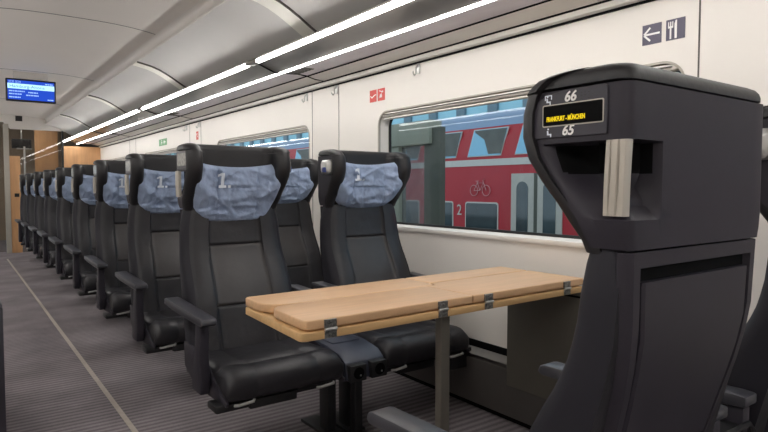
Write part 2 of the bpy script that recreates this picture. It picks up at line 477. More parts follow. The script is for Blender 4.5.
def make_seat(name, ds, lamp, legx, near=False, mark=True):
    r = empty(name, (0, 0, 0))
    make_headrest(r); make_shell(r, ds); make_cover(r, mark, 0 if ds else .036); make_back(r); make_backshell(r); make_cushion(r)
    # neck fairing between head and back
    # under frame
    u = MB().box(-.21, .21, -.56, -.17, .252, .288).box(-.235, .235, -.28, -.12, .27, .38)
    u.box(-.16, .05, -.635, -.55, .25, .288)
    u.build('seat_frame', M['black'], r, bevel=.008)
    MB().box(-.30 if ds < 0 else .16, -.16 if ds < 0 else .30, -.64, -.54, .262 if ds else .21, .292 if ds else .31).build('recline_block', M['black'], r, bevel=.008)
    for x0 in (-.235, .125):
        MB().tube([(x0, -.665, .292), (x0+.01, -.682, .296), (x0+.07, -.684, .302), (x0+.078, -.668, .302)], .006, 8).build('release_lever', M['steel'], r)
    # leg and foot
    lg = MB().box(legx-.022, legx+.022, -.52, -.44, .012, .27)
    lg.box(min(legx, 0), max(legx, 0), -.51, -.45, .225, .262)
    leg = lg.build('leg', M['black'], r, bevel=.005)
    MB().box(legx-.045, legx+.045, -.57, -.30, 0, .016).build('foot', M['black'], leg, bevel=.004)
    for sx in (-1, 1):
        MB().prism([(-.46, .40), (-.515, .365), (-.60, .325), (-.665, .305), (-.655, .286), (-.30, .276), (-.16, .33), (-.15, .44), (-.26, .44)], 'X', sx*.255, sx*.266).build('side_cover', M['shell'], r, bevel=.004)
    for sx in (-1, 1): make_arm(r, sx*.30, sx == ds)
    if ds:
        X = ds*(HW+.003)
        def sd(y, z, o=0): return (X+ds*o, y, z)
        dirn = 1 if ds > 0 else -1          # text runs towards +y on the +x side, -y on the -x side (seen from outside)
        # plaque outline follows the shell's front curve
        pts = [(-.034, 1.214), (-.034, 1.290), (-.040, 1.294), (-.110, 1.293), (-.150, 1.289), (-.172, 1.278), (-.184, 1.262), (-.188, 1.240), (-.186, 1.222), (-.178, 1.214)]
        mb = MB().loft([[sd(y, z, 0) for y, z in pts], [sd(y, z, .0028) for y, z in pts]])
        pl = mb.build('display_panel', M['panel'], r, bevel=.001, seg=1)
        if near:
            MB().loft([[sd(y, z, .0025) for y, z in rrect(-.160, -.040, 1.233, 1.271, .003)], [sd(y, z, .0036) for y, z in rrect(-.160, -.040, 1.233, 1.271, .003)]]).build('display_bezel', M['metal'], pl, smooth=False)
            MB().loft([[sd(y, z, .0030) for y, z in rrect(-.158, -.042, 1.235, 1.269, .002)], [sd(y, z, .0042) for y, z in rrect(-.158, -.042, 1.235, 1.269, .002)]]).build('display_screen', M['pocket'], pl, smooth=False)
            T = lambda cy, cz, o: (lambda uu, vv, ww: (X+ds*(o+ww), cy+dirn*uu, cz+vv))
            text_mesh('FRANKFURT - MÜNCHEN', .0112, (lambda uu, vv, ww: (X+ds*(.0046+ww), -.112+dirn*uu*.60, 1.2455+vv)), 'destination_text', M['led'], pl, depth=.0003, bold=.0003)
            text_mesh('66', .0235, T(-.104, 1.2805, .0032), 'seat_number', M['white'], pl, depth=.0003, shear=.2, bold=.0006)
            text_mesh('65', .0235, T(-.108, 1.2245, .0032), 'seat_number', M['white'], pl, depth=.0003, shear=.2, bold=.0006)
            def pict(cy, cz, win, k=1.0):
                q = MB()
                # little seated figure
                def pr(pp): q.loft([[sd(cy+dirn*a*k, cz+b*k, .0026) for a, b in pp], [sd(cy+dirn*a*k, cz+b*k, .0034) for a, b in pp]])
                pr([(.0016*math.cos(t*PI/5)-.002, .0016*math.sin(t*PI/5)+.007) for t in range(10)])
                pr([(-.0045, .0045), (-.002, .0045), (-.001, -.001), (.0045, -.001), (.0045, -.007), (.0025, -.007), (.0022, -.0032), (-.0042, -.0032)])
                if win: pr([(-.0075, .001), (-.0075, .0095), (.007, .0095), (.007, .002), (.0054, .002), (.0054, .008), (-.006, .008), (-.006, .001)])
                return q.build('seat_pictogram', M['mark'], pl, smooth=False)
            pict(-.148, 1.278, True); pict(-.146, 1.2225, False)
            text_mesh('BIT', .0115, T(-.068, 1.2795, .0032), 'braille_mark', M['black'], pl, depth=.0003, shear=.2) if False else None
            q = MB()
            for i in range(4):
                for j in range(3):
                    if (i*3+j) % 4 != 3: q.loft([[sd(-.082+dirn*i*.007+.0011*math.cos(t*PI/3), 1.2745+j*.005+.0011*math.sin(t*PI/3), .0026) for t in range(6)], [sd(-.082+dirn*i*.007+.0008*math.cos(t*PI/3), 1.2745+j*.005+.0008*math.sin(t*PI/3), .0036) for t in range(6)]])
            q.build('braille_dots', M['black'], pl, smooth=False)
        else:
            MB().loft([[sd(y, z, .0025) for y, z in rrect(-.160, -.040, 1.225, 1.282, .003)], [sd(y, z, .005) for y, z in rrect(-.160, -.040, 1.225, 1.282, .003)]]).build('display_screen', M['screengrey'], pl, bevel=.001, seg=1)
        # grab handle bridging the recess at the rear corner: three ribs, slightly bowed
        q = MB()
        for a, b, oo in ((-.0375, -.0265, .004), (-.0255, -.0125, .0055), (-.0115, .0005, .004)):
            rings = []
            for k in range(9):
                t = k/8; z = 1.084+.120*t; sh = -.004*(1-t)**1.5; bow = oo-.004*(1-math.sin(PI*t))*.5
                rings.append([(X+ds*(bow-.016), a+sh, z), (X+ds*(bow-.003), a+sh, z), (X+ds*bow, a+sh+.002, z), (X+ds*bow, b+sh-.002, z), (X+ds*(bow-.003), b+sh, z), (X+ds*(bow-.016), b+sh, z)])
            q.loft(rings)
        q.loft([[(X+ds*(.001-.014), -.036+sh, z), (X+ds*.001, -.036+sh, z), (X+ds*.001, -.001+sh, z), (X+ds*(.001-.014), -.001+sh, z)] for z, sh in ((1.084, -.004), (1.10, -.003), (1.204, 0))])
        q.build('grab_handle', M['metal'], r, ang=35)
    if lamp:
        X = lamp*(HW+.004)
        lp = MB().loft([[(X+lamp*o, y, z) for y, z in rrect(-.165+i, -.085-i, 1.195+i, 1.272-i, .014)] for o, i in ((-.002, 0), (.02, .002), (.03, .012))]).build('reading_lamp', M['steel'], r, ang=40)
        MB().loft([[(X+lamp*o, y, z) for y, z in rrect(-.150, -.118, 1.206, 1.232, .006)] for o in (.027, .034)]).build('lamp_switch', M['lampblue'], lp)
    return r

M['screengrey'] = mat('grey_display_glass', rgb(150, 150, 146), .18, noise=.25, nscale=60)  # pale grey stands in for light reflected by the row displays
M['lampblue'] = mat('switch_blue', rgb(50, 70, 150), .4)

RP = 1.0104; Y1 = 2.797
XA, XW = 1.08, 1.83
ordn = ['', 'second', 'third', 'fourth', 'fifth', 'sixth', 'seventh', 'eighth', 'last']
pa = make_seat('aisle_seat', -1, 1, .285)
pw = make_seat('window_seat', 0, -1, -.36)
for i in range(9):
    a = pa if i == 0 else copy_tree(pa); w = pw if i == 0 else copy_tree(pw)
    a.location = (XA, Y1+RP*i, 0); w.location = (XW, Y1+RP*i, 0)
    if i == 0:
        la = 'black leather aisle seat facing the wooden table, display on its headrest side'
        lw = 'black leather window seat facing the wooden table, beside the large window'
    else:
        la = 'black leather aisle seat with blue headrest cover, %s seat from the table' % ordn[i]
        lw = 'black leather window seat by the far wall panels, %s seat from the table' % ordn[i]
    tag(a, la, 'train seat', 'seats in rows along the carriage'); tag(w, lw, 'train seat', 'seats in rows along the carriage')
YN = .515
na = make_seat('aisle_seat', 1, -1, -.285, near=True)
na.location = (XA, YN, 0); na.rotation_euler = (0, 0, PI)
tag(na, 'large dark seat seen from behind, numbered 66 and 65, nearest the camera', 'train seat', 'seats facing away at the table')
nw = make_seat('window_seat', 0, 1, .36)
nw.location = (XW, YN, 0); nw.rotation_euler = (0, 0, PI)
tag(nw, 'dark seat at right edge, half hidden behind the seat numbered 66 and 65', 'train seat', 'seats facing away at the table')
ls = copy_tree(pw)
ls.name = 'single_seat'
ls.location = (-.176, 3.640, 0)
MB().box(.296, .334, -.575, -.10, .03, .60).build('side_panel', M['panel'], ls, bevel=.004)
tag(ls, 'single seat across the aisle, only its dark armrest edge showing at left edge', 'train seat')

# console with sockets between the two seats at the table
def console(loc, rz, label):
    c = empty('seat_console', loc, rz)
    MB().prism([(-.50, .410), (-.61, .392), (-.655, .362), (-.672, .29), (-.62, .275), (-.15, .275), (-.15, .42)], 'X', -.105, .105).build('console_box', M['console'], c, bevel=.008)
    MB().prism([(-.50, .408), (-.20, .416), (-.20, .424), (-.50, .416)], 'X', -.075, .075).build('console_tray', M['console'], c, bevel=.003)
    for x in (-.056, .056):
        s = MB().box(x-.042, x+.042, -.690, -.650, .284, .358).build('socket', M['black'], c, bevel=.005)
        MB().tube([(x, -.688, .322), (x, -.693, .322)], .026, 16).build('socket_face', M['pocket'], s)
        MB().tube([(x+.008, -.690, .312), (x+.008, -.6945, .312)], .004, 8).build('socket_pin', M['steel'], s)
    lg = MB().box(-.02, .02, -.605, -.56, .012, .28).build('leg', M['black'], c, bevel=.004)
    MB().box(-.04, .04, -.64, -.575, 0, .014).build('foot', M['black'], lg, bevel=.004)
    tag(c, label, 'seat console'); return c
M['console'] = mat('console_blue_grey', rgb(64, 68, 82), .45, noise=.05)
console(((XA+XW)/2, Y1, 0), 0, 'dark blue-grey console with two power sockets between the seats facing the table')
nc = console(((XA+XW)/2, YN, 0), PI, 'dark console between the two nearest seats, net pocket on its rear')
# net pocket at its rear
q = MB()
for k in range(9):
    x = -.095+k*.024
    q.tube([(x, -.10, .36), (x+.02, -.098, .45), (x-.01, -.098, .545)], .0022, 5)
for k in range(8):
    z = .37+k*.023
    q.tube([(-.1, -.098, z), (0, -.094, z-.006), (.1, -.098, z)], .0022, 5)
npk = q.build('net_pocket', M['black'], nc)
MB().tube([(-.105, -.10, .36), (-.105, -.098, .54), (-.08, -.097, .56), (.08, -.097, .56), (.105, -.098, .54), (.105, -.10, .36)], .007, 8).build('pocket_rim', M['black'], npk)
MB().box(-.1, .1, -.16, -.11, .30, .56).build('pocket_backing', M['black'], nc, bevel=.006)

# ------------------------------------------------------------------ the table
tb = empty('folding_table', (1.27, 1.41, 0), .02)
ox, oy = 1.27, 1.41
def shp(pts): return [(x-ox, y-oy) for x, y in pts]
low = [(.768, 1.47), (.772, 1.458), (.785, 1.452), (2.088, 1.452), (2.088, 1.905), (.81, 1.905), (.799, 1.895)]
MB().prism(shp(low), 'Z', .697, .722).build('lower_board', M['woodedge'], tb, bevel=.003)
def leaf(pts, label=None):
    o = MB().prism(shp(pts), 'Z', .7265, .755).build('table_leaf', M['wood'], tb, bevel=.005, seg=3)
    return o
SEAM = 1.705
leaf([(.782, 1.48), (.787, 1.462), (.80, 1.455), (1.444, 1.455), (1.444, SEAM-.004), (.835, SEAM-.004), (.815, SEAM-.008), (.798, SEAM-.025), (.790, SEAM-.05)])
leaf([(1.446, 1.455), (2.092, 1.455), (2.092, 1.740), (1.51, 1.740), (1.492, SEAM-.004), (1.446, SEAM-.004)])
leaf([(.93, SEAM+.001), (1.487, SEAM+.001), (1.500, 1.744), (1.500, 1.905), (.81, 1.905), (.798, 1.893), (.795, 1.80), (.800, 1.765), (.815, 1.735), (.845, 1.715), (.885, SEAM+.003)])
leaf([(1.506, 1.749), (2.092, 1.749), (2.092, 1.905), (1.506, 1.905)])
for x in (.862, 1.30, 1.52, 1.975):
    q = MB().box(x-.020-ox, x+.020-ox, 1.4485-oy, 1.4565-oy, .699, .7205).box(x-.020-ox, x+.020-ox, 1.4485-oy, 1.4565-oy, .7285, .7525)
    for dx in (-.012, 0, .012):
        for z in (.7075, .742): q.tube([(x+dx-ox, 1.4490-oy, z), (x+dx-ox, 1.4475-oy, z)], .003, 8)
    h = q.build('hinge', M['hinge'], tb, bevel=.0008, seg=1)
    MB().tube([(x-.02-ox, 1.448-oy, .7246), (x+.02-ox, 1.448-oy, .7246)], .0045, 8).build('hinge_pin', M['steel'], h)
MB().prism([(x+.078, y+.095) for x, y in rrect(-.021, .021, -.016, .016, .005)], 'Z', .012, .698).build('table_leg', M['darkmetal'], tb)
MB().prism([(x+.078, y+.095) for x, y in rrect(-.06, .06, -.05, .05, .015)], 'Z', 0, .012).build('foot_plate', M['darkmetal'], tb, bevel=.003)
tag(tb, 'light wooden folding table with hinged leaves on a single metal leg', 'table')

bx = empty('waste_bin', (2.12, 1.55, 0))
MB().box(-.05, .079, -.30, .318, .20, .69).build('bin_body', M['bin'], bx, bevel=.004)
MB().box(-.052, -.049, -.285, .303, .672, .680).build('lid_gap', M['pocket'], bx, smooth=False)
tag(bx, 'dark olive box under the table against the wall', 'bin')

# ------------------------------------------------------------------ shell of the carriage
YA, YB = -3.0, 11.9
XC = .70
def mir(x): return 2*XC-x
struct(MB().box(-.80, 2.26, YA, 15, -.05, 0), 'floor', M['carpet'], smooth=False)
struct(MB().box(.632, .655, YA, 10.9, 0, .004), 'trim_1', M['strip'], smooth=False)

# right wall with window openings
WZ0, WZ1 = .885, 1.602
PER = 2.86
wins = [(1.13+PER*k, 3.08+PER*k) for k in range(-1, 4)]
XWL = 2.20
def wall_panel(mb, ya, yb, win, mirror=False):
    zb, zt = .325, 1.86
    if not win:
        mb.add([(XWL, ya, zb), (XWL, yb, zb), (XWL, yb, zt), (XWL, ya, zt)], [(0, 1, 2, 3)]); return
    hole = rrect(win[0], win[1], WZ0, WZ1, .085, 8)
    n = len(hole); outer = []
    cy, cz = (win[0]+win[1])/2, (WZ0+WZ1)/2
    N8 = 9
    for i, (y, z) in enumerate(hole):
        q = i//N8; k = i % N8
        f = k/(N8-1)
        Y1_, Y0_ = yb, ya
        if q == 0: o = (Y1_, z+(zt-z)*min(1, f*2)) if f < .5 else (y+(Y1_-y)*min(1, (1-f)*2), zt)
        elif q == 1: o = (y+(Y0_-y)*min(1, f*2), zt) if f < .5 else (Y0_, z+(zt-z)*min(1, (1-f)*2))
        elif q == 2: o = (Y0_, z+(zb-z)*min(1, f*2)) if f < .5 else (y+(Y0_-y)*min(1, (1-f)*2), zb)
        else: o = (y+(Y1_-y)*min(1, f*2), zb) if f < .5 else (Y1_, z+(zb-z)*min(1, (1-f)*2))
        if f == .5: o = [(Y1_, zt), (Y0_, zt), (Y0_, zb), (Y1_, zb)][q]
        outer.append(o)
    rev = [(cy+(y-cy)*.985, cz+(z-cz)*.965) for y, z in hole]
    vs = [(XWL, y, z) for y, z in outer]+[(XWL, y, z) for y, z in hole]+[(XWL+.085, y, z) for y, z in rev]
    fs = []
    for i in range(n):
        k = (i+1) % n
        fs.append((i, k, n+k, n+i)); fs.append((n+i, n+k, 2*n+k, 2*n+i))
    mb.add(vs, fs)
mb = MB()
S0 = 1.08
edges = []
for k in range(-1, 4):
    a = S0+PER*k; b = a+2.48; c = a+PER
    wall_panel(mb, max(a, YA), min(b, YB+.0), wins[k+1] if b < YB+.6 else None)
    wall_panel(mb, min(b, YB), min(c, YB), None)
wall_panel(mb, YA, S0-PER, None)
wr_ = struct(mb, 'wall_right', M['wall'], ang=30)
# outer skin so no daylight leaks: strips above, below and between windows
q = MB().box(2.30, 2.33, YA, 15, -.05, WZ0-.03).box(2.30, 2.33, YA, 15, WZ1+.03, 2.6)
prev = YA
for a, b in wins:
    if a-.1 > prev: q.box(2.30, 2.33, prev, a-.1, WZ0-.03, WZ1+.03)
    prev = b+.55
q.box(2.30, 2.33, prev, 15, WZ0-.03, WZ1+.03)
struct(q, 'trim_2', M['gasket'], smooth=False)
q = MB()
for k in range(0, 4):
    a = S0+PER*k
    for y in (a, a+2.48):
        if y < YB-.1: q.box(2.1985, 2.2005, y-.003, y+.003, .33, 1.85)
struct(q, 'trim_3', M['seam'], smooth=False)
# wall foot: bottom gap, ledge and heater duct
struct(MB().box(2.19, 2.26, YA, YB, .29, .327), 'trim_4', M['pocket'], smooth=False)
q = MB().prism([(2.22, .29), (2.165, .285), (2.092, .268), (2.092, .22), (2.12, .03), (2.22, .03)], 'Y', YA, YB)
struct(q, 'baseboard_right', M['duct'], ang=20)
struct(MB().prism([(2.225, .294), (2.092, .289), (2.152, .268), (2.158, .255), (2.166, .28), (2.225, .286)], 'Y', YA, YB), 'trim_5', M['ductlip'], ang=20)
q = MB()
for zc, xc in ((.20, 2.1555), (.155, 2.1465), (.11, 2.1372)): q.box(xc-.004, xc+.02, YA, YB, zc, zc+.01)
q.box(2.14, 2.25, YA, YB, 0, .03)
struct(q, 'trim_6', M['pocket'], smooth=False)

for i, (a, b) in enumerate(wins):
    w = empty('window_%d' % (i+1), (XWL, (a+b)/2, WZ0)); tag(w, kind='structure')
    cy = (a+b)/2
    def ring(o, x, name, m, t):
        r1 = rrect(a-cy-o, b-cy+o, -o, WZ1-WZ0+o, .085+o, 8); r2 = rrect(a-cy-o+t, b-cy+o-t, -o+t, WZ1-WZ0+o-t, max(.02, .085+o-t), 8)
        n = len(r1); vs = [(x[0], y, z) for y, z in r1]+[(x[0], y, z) for y, z in r2]+[(x[1], y, z) for y, z in r1]+[(x[1], y, z) for y, z in r2]; fs = []
        for j in range(n):
            k = (j+1) % n
            fs += [(j, k, n+k, n+j), (2*n+k, 2*n+j, 3*n+j, 3*n+k), (k, j, 2*n+j, 2*n+k), (n+j, n+k, 3*n+k, 3*n+j)]
        return MB().add(vs, fs).build(name, m, w, ang=30)
    ring(.006, (-.003, .012), 'window_frame', M['frame'], .009)
    ring(-.006, (.070, .084), 'window_gasket', M['gasket'], .018)
    MB().box(.080, .084, a-cy+.012, b-cy-.012, .012, WZ1-WZ0-.012).build('window_pane', M['glass'], w, smooth=False)
    bl = MB().box(.004, .05, a-cy+.03, b-cy-.03, WZ1-WZ0-.030, WZ1-WZ0-.006).build('blind_cassette', M['wall'], w, bevel=.006)
    MB().box(-.002, .006, a-cy+.05, b-cy-.05, WZ1-WZ0-.021, WZ1-WZ0-.016).build('blind_groove', M['seamdark'] if 'seamdark' in M else M['seam'], bl, smooth=False)
    MB().box(.010, .045, a-cy+.04, b-cy-.04, WZ1-WZ0-.047, WZ1-WZ0-.037).build('blind_bar', M['wall'], bl, bevel=.004)
    MB().box(-.012, .08, a-cy+.04, b-cy-.04, -.022, .006).build('window_sill', M['wall'], w, bevel=.008)

# ceiling (shallow dome), edge bead, cove above the racks
cp = []
for k in range(21):
    x = .10+1.2*k/20; cp.append((x, 2.355-.039*(abs(x-XC)/.6)**3))
struct(MB().sheet(cp, YA, YB, .02), 'ceiling', M['ceil'], ang=40)
bead = [(1.295, 2.318), (1.318, 2.312), (1.335, 2.292), (1.340, 2.268), (1.333, 2.245), (1.318, 2.232), (1.318, 2.222)]
cove = [(1.318, 2.224), (1.37, 2.214), (1.44, 2.199), (1.505, 2.176), (1.565, 2.147), (1.63, 2.110), (1.69, 2.072), (1.745, 2.040), (1.82, 2.005), (1.92, 1.975), (2.10, 1.955), (2.21, 1.95)]
def side(name, prof, m, mirrored, y0=YA, y1=YB, th=.012, ang=40):
    p = [(mir(x), z) for x, z in prof][::-1] if mirrored else prof
    return struct(MB().sheet(p, y0, y1, th), name, m, ang=ang)
for mi in (0, 1):
    side('trim_%d' % (7+mi), bead, M['bead'], mi); side('trim_%d' % (9+mi), cove, M['cove'], mi)
# ceiling panel joints and cove ribs, whitened and widened to stand in for glow
q = MB()
for y in (-.2, 2.35, 4.81, 7.3, 9.75): q.sheet([(x, z-.002) for x, z in cp], y-.004, y+.004, .003)
struct(q, 'trim_11', M['seam'], smooth=False)
q = MB(); q2 = MB()
for y in (.6, 3.10, 5.50, 7.80, 10.1):
    q.sheet([(x, z-.012) for x, z in cove[:9]], y-.035, y+.11, .014)
    q2.sheet([(x-.001, z-.014) for x, z in cove[:9]], y-.042, y-.035, .014)
struct(q, 'trim_12', M['rib'], ang=40); struct(q2, 'trim_13', M['seam'], ang=40)

# luggage rack: front strip light, dark glossy front panel, second strip, perforated panel, lip
def rack(mi, n0):
    X = (lambda x: mir(x)) if mi else (lambda x: x)
    def pr(pts): return [(X(x), z) for x, z in pts]
    struct(MB().prism(pr([(1.625, 1.938), (1.808, 1.906), (1.808, 1.925), (1.70, 1.955), (1.625, 1.962)]), 'Y', YA, YB), 'trim_%d' % n0, M['rackdark'], ang=20)
    struct(MB().prism(pr([(1.836, 1.906), (2.029, 1.910), (2.029, 1.925), (1.836, 1.925)]), 'Y', YA, YB), 'trim_%d' % (n0+1), M['rackunder'], ang=20)
    struct(MB().prism(pr([(2.036, 1.906), (2.162, 1.888), (2.162, 1.91), (2.036, 1.925)]), 'Y', YA, YB), 'trim_%d' % (n0+2), M['racklip'], ang=20)
    struct(MB().prism(pr([(2.174, 1.884), (2.178, 1.862), (2.196, 1.853), (2.24, 1.853), (2.24, 1.91), (2.174, 1.91)]), 'Y', YA, YB), 'trim_%d' % (n0+3), M['racklip'], ang=20)
    struct(MB().prism(pr([(1.60, 1.953), (1.80, 1.930), (2.24, 1.912), (2.24, 1.93), (1.85, 1.945), (1.60, 1.965)]), 'Y', YA, YB), 'trim_%d' % (n0+4), M['seam'], ang=20)
rack(0, 14); rack(1, 19)
q = MB()
for x0, x1, z0, z1 in ((2.026, 2.034, 1.9045, 1.92), (2.161, 2.175, 1.8835, 1.90), (2.188, 2.205, 1.8455, 1.8535)): q.box(x0, x1, YA, YB, z0, z1)  # two panel gaps, then a painted shadow line along the wall top
struct(q, 'trim_30', M['pocket'], smooth=False)
JO = [YA, .80, 3.67, 6.54, 9.41, YB+.05]
names = ['nearest', 'second nearest', 'middle', 'second farthest', 'farthest']
def strip(mi, k, which):
    a, b = JO[k]+.045, JO[k+1]-.045
    if which == 0: pts = [(1.592, 1.938), (1.597, 1.931), (1.615, 1.930), (1.620, 1.936), (1.620, 1.948), (1.592, 1.950)]; nm = 'upper front'; a += .04; b -= .04
    else: pts = [(1.812, 1.905), (1.815, 1.900), (1.829, 1.900), (1.832, 1.905), (1.832, 1.932), (1.812, 1.932)]; nm = 'lower'; a -= .04; b += .04
    if mi: pts = [(mir(x), z) for x, z in pts]
    if mi:
        struct(MB().prism(pts, 'Y', a, b), 'trim_%d' % (31+k*2+which), M['lamp'], ang=20); return  # light strips of the unseen opposite rack, mirrored
    r = empty('light_strip', (pts[0][0], a, pts[0][1]))
    lp = [(x-pts[0][0], z-pts[0][1]) for x, z in pts]
    MB().prism(lp, 'Y', 0, b-a).build('diffuser', M['lamp'], r, ang=20)
    top = max(z for x, z in lp); xs = [x for x, z in lp]
    if which == 0:
        MB().box(min(xs)-.004, max(xs)+.01, -.165, -.002, -.006, top).build('end_cap', M['rackdark'], r, bevel=.003)
    lab = ('%s white light strip, %s segment %s' % (nm, names[k], 'over the opposite seats' if mi else 'along the luggage rack'))
    tag(r, lab, 'light', 'light strips under the opposite rack' if mi else 'light strips along the luggage rack')
for mi in (0, 1):
    for k in range(5):
        for wch in (0, 1): strip(mi, k, wch)
# dark joint line across the rack underside
q = MB()
for y in JO[1:5]:
    q.tube([(1.622, y-.04, 1.936), (1.70, y, 1.921), (1.785, y+.04, 1.905), (1.85, y+.02, 1.906), (1.937, y, 1.908), (2.03, y+.03, 1.907), (2.10, y+.05, 1.897), (2.168, y+.03, 1.886), (2.168, y-.5, 1.886)], .0055, 6)
struct(q, 'trim_24', M['pocket'])
q = MB()
for y in JO[1:5]:
    for k in range(5): q.box(1.86, 1.94, y-.03-.045*k-.014, y-.03-.045*k+.014, 1.9045, 1.9085)
struct(q, 'trim_25', M['seam'], smooth=False)

# left wall, back wall
struct(MB().box(-.86, -.80, YA, YB, 0, 2.6), 'wall_left', M['wall'], smooth=False)
struct(MB().box(-.86, 2.3, YA-.05, YA, 0, 2.6), 'wall_back', M['wall'], smooth=False)
struct(MB().box(-.86, 2.33, YA, 15, 2.45, 2.5), 'trim_26', M['hallwall'], smooth=False)

# coat hooks
def hook(y, lab):
    h = empty('coat_hook', (2.2, y, 1.80))
    MB().box(-.006, 0, -.014, .014, -.015, .05).build('hook_plate', M['steel'], h, bevel=.002)
    MB().tube([(-.004, 0, .035), (-.02, 0, .02), (-.022, 0, -.015), (-.032, 0, -.026), (-.042, 0, -.016), (-.043, 0, -.004)], .0045, 8).build('hook_arm', M['steel'], h)
    tag(h, lab, 'coat hook', 'coat hooks on the window wall')
hook(4.02, 'small metal coat hook on the cream wall, above the far window edge')
hook(3.585, 'small metal coat hook on the cream wall, left of the red pictograms')
hook(2.68, 'small metal coat hook on the cream wall, above the big window')
hook(6.45, 'tiny metal coat hook far along the wall, beside the small red sticker')
hook(6.90, 'tiny metal coat hook far along the wall, left of the small red sticker')

# wall pictograms (thin stickers on the wall)
def sticker(name, y0, y1, z0, z1, m, label, cat, group=None):
    """y0 > y1: y0 is the left edge as seen"""
    s = empty(name, (2.2, (y0+y1)/2, (z0+z1)/2)); w = (y0-y1)/2; h = (z1-z0)/2
    MB().box(-.0022, 0, -w, w, -h, h).build('plate', m, s, smooth=False)
    tag(s, label, cat, group)
    def shape(nm, polys, mm):
        q = MB()
        for pp in polys:
            q.loft([[(-.002, -u, v) for u, v in pp], [(-.0034, -u, v) for u, v in pp]])
        return q.build(nm, mm, s, smooth=False)
    return s, shape
def bar(a, b, w):
    a = Vector(a); b = Vector(b); t = (b-a).normalized(); n = Vector((-t.y, t.x))*w/2
    return [tuple(a+n), tuple(a-n), tuple(b-n), tuple(b+n)]
def disc(x, y, r, n=12): return [(x+r*math.cos(2*PI*k/n), y+r*math.sin(2*PI*k/n)) for k in range(n)]
s, sh = sticker('arrow_sign', 1.299, 1.222, 1.682, 1.759, M['signblue'], 'dark square sign with white left arrow on the cream wall', 'sign', 'direction signs on the wall')
sh('arrow', [bar((-.028, 0), (.032, 0), .007), bar((-.031, .0015), (-.006, .025), .007), bar((-.031, -.0015), (-.006, -.025), .007)], M['white'])
s, sh = sticker('restaurant_sign', 1.204, 1.132, 1.682, 1.759, M['signblue'], 'dark square sign with white fork and knife on the cream wall', 'sign', 'direction signs on the wall')
sh('fork', [bar((-.018, -.034), (-.018, .008), .006), bar((-.018, .004), (-.018, .030), .004), bar((-.026, .012), (-.026, .030), .003), bar((-.010, .012), (-.010, .030), .003), bar((-.0275, .010), (-.0085, .010), .007)], M['white'])
sh('knife', [[(-.002, -.034), (.006, -.034), (.006, .033), (.001, .033), (-.003, .02), (-.003, 0)]], M['white'])
s, sh = sticker('warning_sticker', 3.176, 3.103, 1.676, 1.752, M['red'], 'left of two small red pictogram stickers on the wall', 'sticker', 'red safety stickers')
sh('pictogram', [bar((-.028, .002), (-.012, -.010), .006), bar((-.014, -.012), (.020, .004), .006), bar((.020, .004), (.034, .006), .005)], M['white'])
s, sh = sticker('warning_sticker', 3.088, 3.012, 1.676, 1.752, M['red'], 'right of two small red pictogram stickers on the wall', 'sticker', 'red safety stickers')
sh('pictogram', [disc(-.002, -.008, .012), bar((-.02, .025), (.022, .014), .005), bar((-.022, -.02), (.02, .024), .003)], M['pinkish'] if 'pinkish' in M else M['white'])
s, sh = sticker('exit_sign', 8.05, 7.70, 1.665, 1.75, M['green'], 'small green exit sign with running figure far along the wall', 'sign')
sh('running_figure', [disc(-.05, .022, .010), bar((-.055, .010), (-.075, -.028), .012), bar((-.05, .004), (-.02, -.012), .010), bar((.04, 0), (.12, 0), .014), bar((.04, 0), (.07, .022), .012), bar((.04, 0), (.07, -.022), .012)], M['white'])
s, sh = sticker('warning_sticker', 6.575, 6.505, 1.655, 1.745, M['red'], 'single small red sticker farther along the cream wall', 'sticker')
sh('pictogram', [bar((-.02, .02), (.02, -.02), .006), disc(0, .02, .008)], M['white'])

# ceiling information screen
t = empty('information_screen', (.70, 7.40, 2.158))
MB().box(-.232, .232, -.02, .035, -.118, .118).build('screen_body', M['black'], t, bevel=.006)
MB().box(-.16, .16, 0, .03, .11, .20).build('mounting_bracket', M['bead'], t, bevel=.004)
d = MB().box(-.216, .216, -.0215, -.019, -.101, .101).build('display', M['scr'], t, smooth=False)
MB().box(-.216, .216, -.0225, -.0214, .012, .066).build('highlight_bar', M['scrl'], d, smooth=False)
def T2(cx, cz): return lambda u, v, w: (cx+u, -.0228-w*.3, cz+v)
text_mesh('ICE 524', .034, T2(-.205, .083), 'train_text', M['scrt'], d, align='LEFT')
text_mesh('Hamburg-Altona', .048, T2(-.200, .038), 'destination_text', M['scrd'], d, align='LEFT')
q = MB()
for x0, x1, z in ((.13, .205, .080), (-.205, -.06, -.014), (-.03, .06, -.020), (-.205, -.09, -.044), (-.05, .07, -.050), (-.205, -.10, -.078), (.15, .205, -.086)):
    xx = x0
    while xx < x1-.006:
        wdt = min(.012+.010*((int(xx*1000)*7) % 3), x1-xx); q.box(xx, xx+wdt, -.0230, -.0222, z-.006, z+.006); xx += wdt+.004
tag(q.build('small_text', M['scrt'], d, smooth=False), kind='stuff')
tag(t, 'blue passenger information screen hanging from the ceiling', 'screen')

